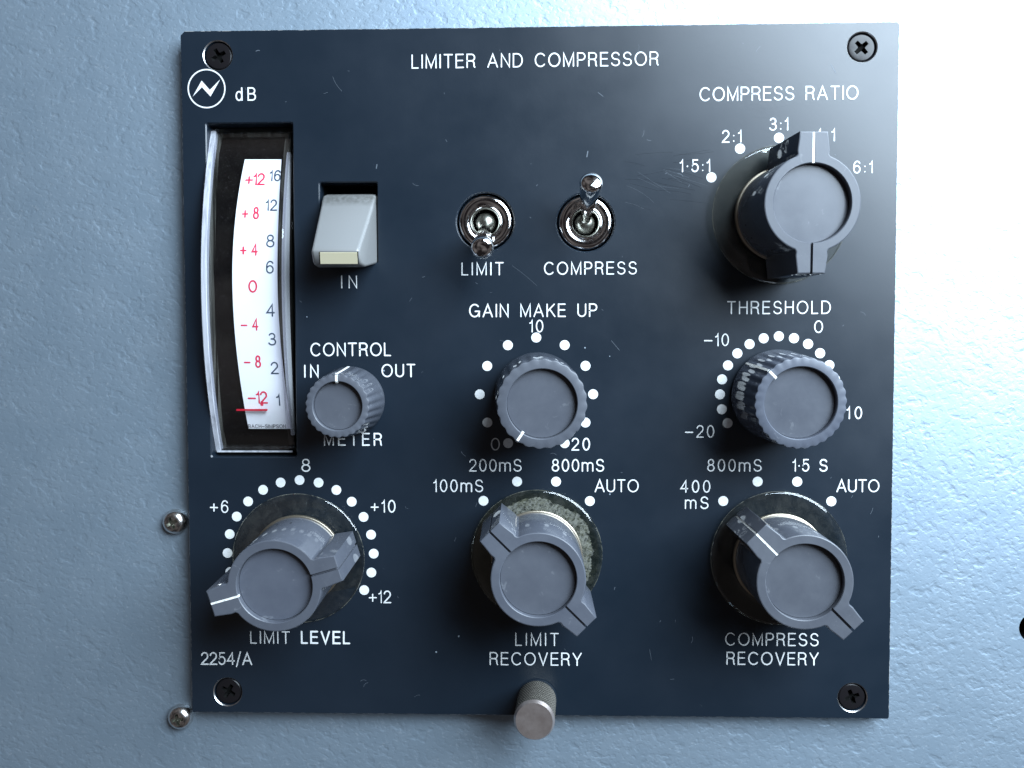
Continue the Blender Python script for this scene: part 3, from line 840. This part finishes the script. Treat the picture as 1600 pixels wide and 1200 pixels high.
# white card with rounded sides, following the arc
xl = at(397, 455, -.0012).x - .0042 + .0002; 
def mid(py): # card centre line in the photo
    return 0
cl = lambda py: 383.5 - 20.5 * (1 - ((py - 430) / 185.0) ** 2) if py < 430 else 363 + 25 * ((py - 430) / 238.0) ** 1.9
cr = lambda py: 440 - 6.5 * (1 - ((py - 430) / 182.0) ** 2) if py < 430 else 433.5 + 22 * ((py - 430) / 238.0) ** 1.8
V, Fc = curved(cl, cr, 249, 670, card_z)
card = obj('scale_card', V, Fc, M_card, meter)
zf = lambda y: card_z(y) + .00002
for s, a, b, y, hpx, st, mm_ in (
    ('+12', 383, 414, 280, 17, .31, M_red), ('+ 8', 378, 405, 333, 17, .31, M_red), ('+ 4', 375, 403, 390, 17, .31, M_red), ('0', 388, 402, 447.5, 17, .31, M_red),
    ('- 4', 376, 404, 507, 17, .31, M_red), ('- 8', 381, 408, 565, 17, .31, M_red), ('-12', 387, 418, 621, 17, .31, M_red),
    ('16', 421, 439, 274.5, 16, .26, M_ink), ('12', 415, 433, 320.5, 16, .26, M_ink), ('8', 416, 429, 376.5, 18, .26, M_ink), ('6', 415.5, 428, 417.5, 18, .26, M_ink),
    ('4', 416, 429.5, 485, 17.5, .26, M_ink), ('3', 419, 431.5, 530, 17.5, .26, M_ink), ('2', 423, 435, 575, 17, .26, M_ink), ('1', 431.5, 438, 625, 16.5, .26, M_ink)):
    letter(s, a, b, y, hpx, card, st, mm_, zf, 'scale_numeral', .004)
letter('BACH-SIMPSON', 388, 447, 669.5 - 3.5, 5.5, card, .09, M_blk, zf, 'maker_lettering', .001)
z = card_z(at(409, 632, -.006).y)
c = at(409.5, 632, z); v, f = lathe([(.01, .03), (.30, .03)], 14); v = [(a + c.x, b + c.y, card_z(b + c.y) + .00004) for a, b, _ in v]
obj('scale_mark', v, f, M_red, card, smooth=0)
zn = card_z(at(400, 640, -.004).y) + .0006
a = at(370, 640.5, zn); b = at(417.5, 641.5, zn)
v, f = box(a.x, b.x, a.y - .00017, a.y + .00017, zn - .0002, zn + .0002)
obj('needle', v, f, M_needle, meter, smooth=0)
# clear moulded cover: U section swept along the arc
def sweep(sec, R, zc, a0, a1, n=48):
    V = []; Fc = []; k = len(sec)
    for i in range(n + 1):
        a = a0 + (a1 - a0) * i / n
        for (x, d) in sec:
            V.append((x, YC + (R + d) * math.sin(a), zc + (R + d) * math.cos(a)))
    for i in range(n):
        for q in range(k):
            Fc.append((i * k + q, i * k + (q + 1) % k, (i + 1) * k + (q + 1) % k, (i + 1) * k + q))
    Fc.append(tuple(range(k))); Fc.append(tuple(reversed(range(n * k, n * k + k))))
    return V, Fc
RC = .0850; zc = .0041 - RC
lx = at(313, 450, .0041).x; rx = at(442, 450, .0041).x
aa = math.asin((y1 - YC - .0006) / RC); ab = math.asin((y0 - YC + .0006) / RC)
t = .0011; dd = .0085
V, Fc = sweep([(lx + .0002, 0), (rx - .0002, 0), (rx, -.0002), (rx, -.0009), (lx, -.0009), (lx, -.0002)], RC, zc, aa, ab)
obj('cover_front', V, Fc, M_lens, meter, smooth=30)
V1 = sweep([(lx, -.00092), (lx + t, -.00092), (lx + t + .0002, -dd), (lx, -dd)], RC, zc, aa, ab)
V2 = sweep([(rx - t, -.00092), (rx, -.00092), (rx, -dd), (rx - t - .0002, -dd)], RC, zc, aa, ab)
E1 = sweep([(lx - .00002, -.0003), (lx + .0008, -.0003), (lx + .0008, -.0018), (lx - .00002, -.0022)], RC - .0002, zc, aa, ab)  # pale strip painted as the bright streak along the left edge
E2 = sweep([(rx - .0010, -.0012), (rx + .00002, -.0012), (rx + .00002, -.0062), (rx - .0010, -.0062)], RC, zc, aa, ab)
E3 = sweep([(lx + .0050, -.0060), (lx + .0054, -.0060), (lx + .0054, -.0064), (lx + .0050, -.0064)], RC, zc, aa, ab)  # added thin strip, imitates an inner streak of light
E4 = sweep([(lx + .0042, -.0045), (lx + .0044, -.0045), (lx + .0044, -.0047), (lx + .0042, -.0047)], RC, zc, aa, ab)  # second added strip for a fainter light streak
E5 = sweep([(rx - .0006, -.0012), (rx + .00002, -.0012), (rx + .00002, -.0042), (rx - .0006, -.0042)], RC, zc, aa * .86, ab * .9)  # pale strip imitates the window-lit face of the right wall
for (V, Fc), mm_ in ((E1, M_edge_glint), (E3, M_edge_glint), (E4, M_edge_glint), (E5, M_side_glint)):  # strips carry painted glints of the clear cover
    obj('cover_edge_glint', V, Fc, mm_, meter, smooth=30)
for (V, Fc), mm_ in ((V1, M_lens_left), (V2, M_lens_side)):
    obj('cover_side', V, Fc, mm_, meter, smooth=30)
yy = YC + RC * math.sin(ab); zt = zc + RC * math.cos(ab)
v, f = box(lx + .0004, rx - .0004, yy + .0001, yy + .0004, zt - .0004, zt + .0001)  # added pale bar imitates the lit line at the lower end
obj('cover_edge_glint', v, f, M_edge_glint, meter, smooth=0)
for a, s in ((aa, 1), (ab, -1)):
    yy = YC + (RC - .0009) * math.sin(a); zt = zc + (RC - .001) * math.cos(a)
    v, f = box(lx + t + .0003, rx - t - .0003, min(yy, yy - s * .0009), max(yy, yy - s * .0009), zt - .006, zt - .0002)
    obj('cover_end', v, f, M_lens_side, meter, smooth=0)

# ------------------------------------------------------------ screws
def cross_cut(o, size, wd, depth, ztop, rot, sub):
    """phillips recess, cut with a boolean-free trick: the recess is a dark sunken cross plug set 0.02 mm proud"""
    pass
def phillips_head(profile, rot, cw, cl_, depth, n=64):
    """lathe head whose top disc carries a real cross recess"""
    bm = bmesh.new()
    rings = []
    for (r, z) in profile:
        rings.append([bm.verts.new((r * MM * math.cos(2 * math.pi * i / n), r * MM * math.sin(2 * math.pi * i / n), z * MM)) for i in range(n)])
    for k in range(len(rings) - 1):
        for i in range(n):
            bm.faces.new((rings[k][i], rings[k][(i + 1) % n], rings[k + 1][(i + 1) % n], rings[k + 1][i]))
    rl, zl = profile[-1]
    c, l = cw / 2, cl_
    fl = c * 1.5
    pts = [(l, -c), (l, c), (fl, c * 1.15), (c * 1.15, fl), (c, l), (-c, l), (-c * 1.15, fl), (-fl, c * 1.15), (-l, c), (-l, -c), (-fl, -c * 1.15), (-c * 1.15, -fl), (-c, -l), (c, -l), (c * 1.15, -fl), (fl, -c * 1.15)]
    cr_, sr = math.cos(rot), math.sin(rot)
    pts = [(x * cr_ - y * sr, x * sr + y * cr_) for x, y in pts]
    top = [bm.verts.new((x * MM, y * MM, zl * MM)) for x, y in pts]
    bot = [bm.verts.new((x * MM * .72, y * MM * .72, (zl - depth) * MM)) for x, y in pts]
    es = [bm.edges.get((rings[-1][i], rings[-1][(i + 1) % n])) for i in range(n)]
    es += [bm.edges.new((top[i], top[(i + 1) % 16])) for i in range(16)]
    bmesh.ops.triangle_fill(bm, use_beauty=True, use_dissolve=False, edges=es, normal=(0, 0, 1))
    rec = []
    for i in range(16):
        f = bm.faces.new((top[i], top[(i + 1) % 16], bot[(i + 1) % 16], bot[i])); f.material_index = 1
    f = bm.faces.new(bot); f.material_index = 1
    bmesh.ops.recalc_face_normals(bm, faces=bm.faces)
    me = bpy.data.meshes.new('screw_head'); bm.to_mesh(me); bm.free()
    for p in me.polygons: p.use_smooth = p.material_index == 0
    me.set_sharp_from_angle(angle=R_(30))
    return me
for s, rot, lab in zip(SCREWS, (28, 42, 60, 20), ('black cross-head screw in the top left corner', 'black cross-head screw in the top right corner, lit grey', 'black cross-head screw below 2254/A', 'black cross-head screw in the bottom right corner')):
    me = phillips_head([(2.45, -.9), (2.45, -.42), (2.30, -.30), (2.1, -.27)], R_(rot), .72, 1.42, .9)
    me.materials.append(M_blk); me.materials.append(M_void)
    o = bpy.data.objects.new('countersunk_screw', me); COL.objects.link(o); o.parent = root; o.location = at(*s); o['label'] = lab

# knurled thumb screw
def thumb():
    m, hh = frame((839, 1092), (834.5, 1127), 9.3)
    n = 560; V = []; Fc = []; rr = 3.72; rows = 44
    for k in range(rows + 1):
        z = .3 + (hh - .65 - .3) * k / rows
        for i in range(n):
            a = 2 * math.pi * i / n
            kk = math.cos(56 * a + z * 6.0) ; k2 = math.cos(56 * a - z * 6.0)
            r = rr - .13 + .085 * max(kk, -.4) + .05 * max(k2, -.4)
            V.append((r * math.cos(a) * MM, r * math.sin(a) * MM, z * MM))
    for k in range(rows):
        for i in range(n): Fc.append((k * n + i, k * n + (i + 1) % n, (k + 1) * n + (i + 1) % n, (k + 1) * n + i))
    ts = obj('thumb_screw', V, Fc, M_knurl, root, m, smooth=0, label='knurled metal thumb screw at the bottom edge under RECOVERY')
    v, f = lathe([(rr - .2, hh - .66), (rr - .02, hh - .60), (rr - .32, hh - .12), (rr - .40, hh), (1.6, hh - .03), (.01, hh - .05)], 72)
    obj('turned_end', v, f, M_turn, ts, smooth=30)
    v, f = lathe([(3.9, .02), (3.9, .22), (3.7, .3), (.01, .3)], 48)
    obj('washer', v, f, M_navy, ts)
thumb()

# ------------------------------------------------------------ background metal and its fittings
ZB = -0.0032
hole = at(1617.5, 982, ZB)
bm = bmesh.new()
X, Y = .45, .40
o_ = [bm.verts.new(p) for p in ((-X, -Y, ZB), (X, -Y, ZB), (X, Y, ZB), (-X, Y, ZB))]
q_ = [bm.verts.new(p) for p in ((-.0640, -.0605, ZB), (.0640, -.0605, ZB), (.0640, .0605, ZB), (-.0640, .0605, ZB))]
q2_ = [bm.verts.new((v_.co.x, v_.co.y, ZB - .003)) for v_ in q_]
hr = [bm.verts.new(p) for p in circ(hole, .00306, ZB)]
h2 = [bm.verts.new(p) for p in circ(hole, .0029, ZB - .00025)]
h3 = [bm.verts.new(p) for p in circ(hole, .0029, ZB - .0025)]
h4 = [bm.verts.new((p[0], p[1], ZB - .014)) for p in circ(hole, .0029, 0)]
es = [bm.edges.new((o_[i], o_[(i + 1) % 4])) for i in range(4)] + [bm.edges.new((q_[i], q_[(i + 1) % 4])) for i in range(4)] + [bm.edges.new((hr[i], hr[(i + 1) % 48])) for i in range(48)]
bmesh.ops.triangle_fill(bm, use_beauty=True, use_dissolve=False, edges=es, normal=(0, 0, 1))
for i in range(4):
    bm.faces.new((q_[i], q_[(i + 1) % 4], q2_[(i + 1) % 4], q2_[i]))
for a, b, mi_ in ((hr, h2, 0), (h2, h3, 1), (h3, h4, 1)):
    for i in range(48):
        f = bm.faces.new((a[i], a[(i + 1) % 48], b[(i + 1) % 48], b[i])); f.material_index = mi_
f = bm.faces.new(h4); f.material_index = 1
bmesh.ops.recalc_face_normals(bm, faces=bm.faces)
me = bpy.data.meshes.new('background_panel'); bm.to_mesh(me); bm.free()
me.materials.append(M_ham); me.materials.append(M_void)
bg = bpy.data.objects.new('background_panel', me); COL.objects.link(bg)
bg['kind'] = 'structure'

def dome(px, py, r, rot, label):
    c = at(px, py, ZB + .001); c.z = ZB
    prof = [(r + .02, 0), (r, .35)] + [(r * math.cos(R_(a)), .35 + 1.75 * math.sin(R_(a))) for a in (10, 20, 30, 40, 50, 59)]
    me = phillips_head(prof, R_(rot), .62, 1.15, .8)
    me.materials.append(M_zinc); me.materials.append(M_dull)
    o = bpy.data.objects.new('round_head_screw', me); COL.objects.link(o); o.location = c
    o['label'] = label; o['category'] = 'screw'; o['group'] = 'silver screws in the background metal'
dome(271.5, 816, 2.42, 25, 'shiny round-head screw beside the middle of the left edge of the navy panel')
dome(280, 1122, 2.42, 10, 'shiny round-head screw by the bottom left corner of the navy panel')
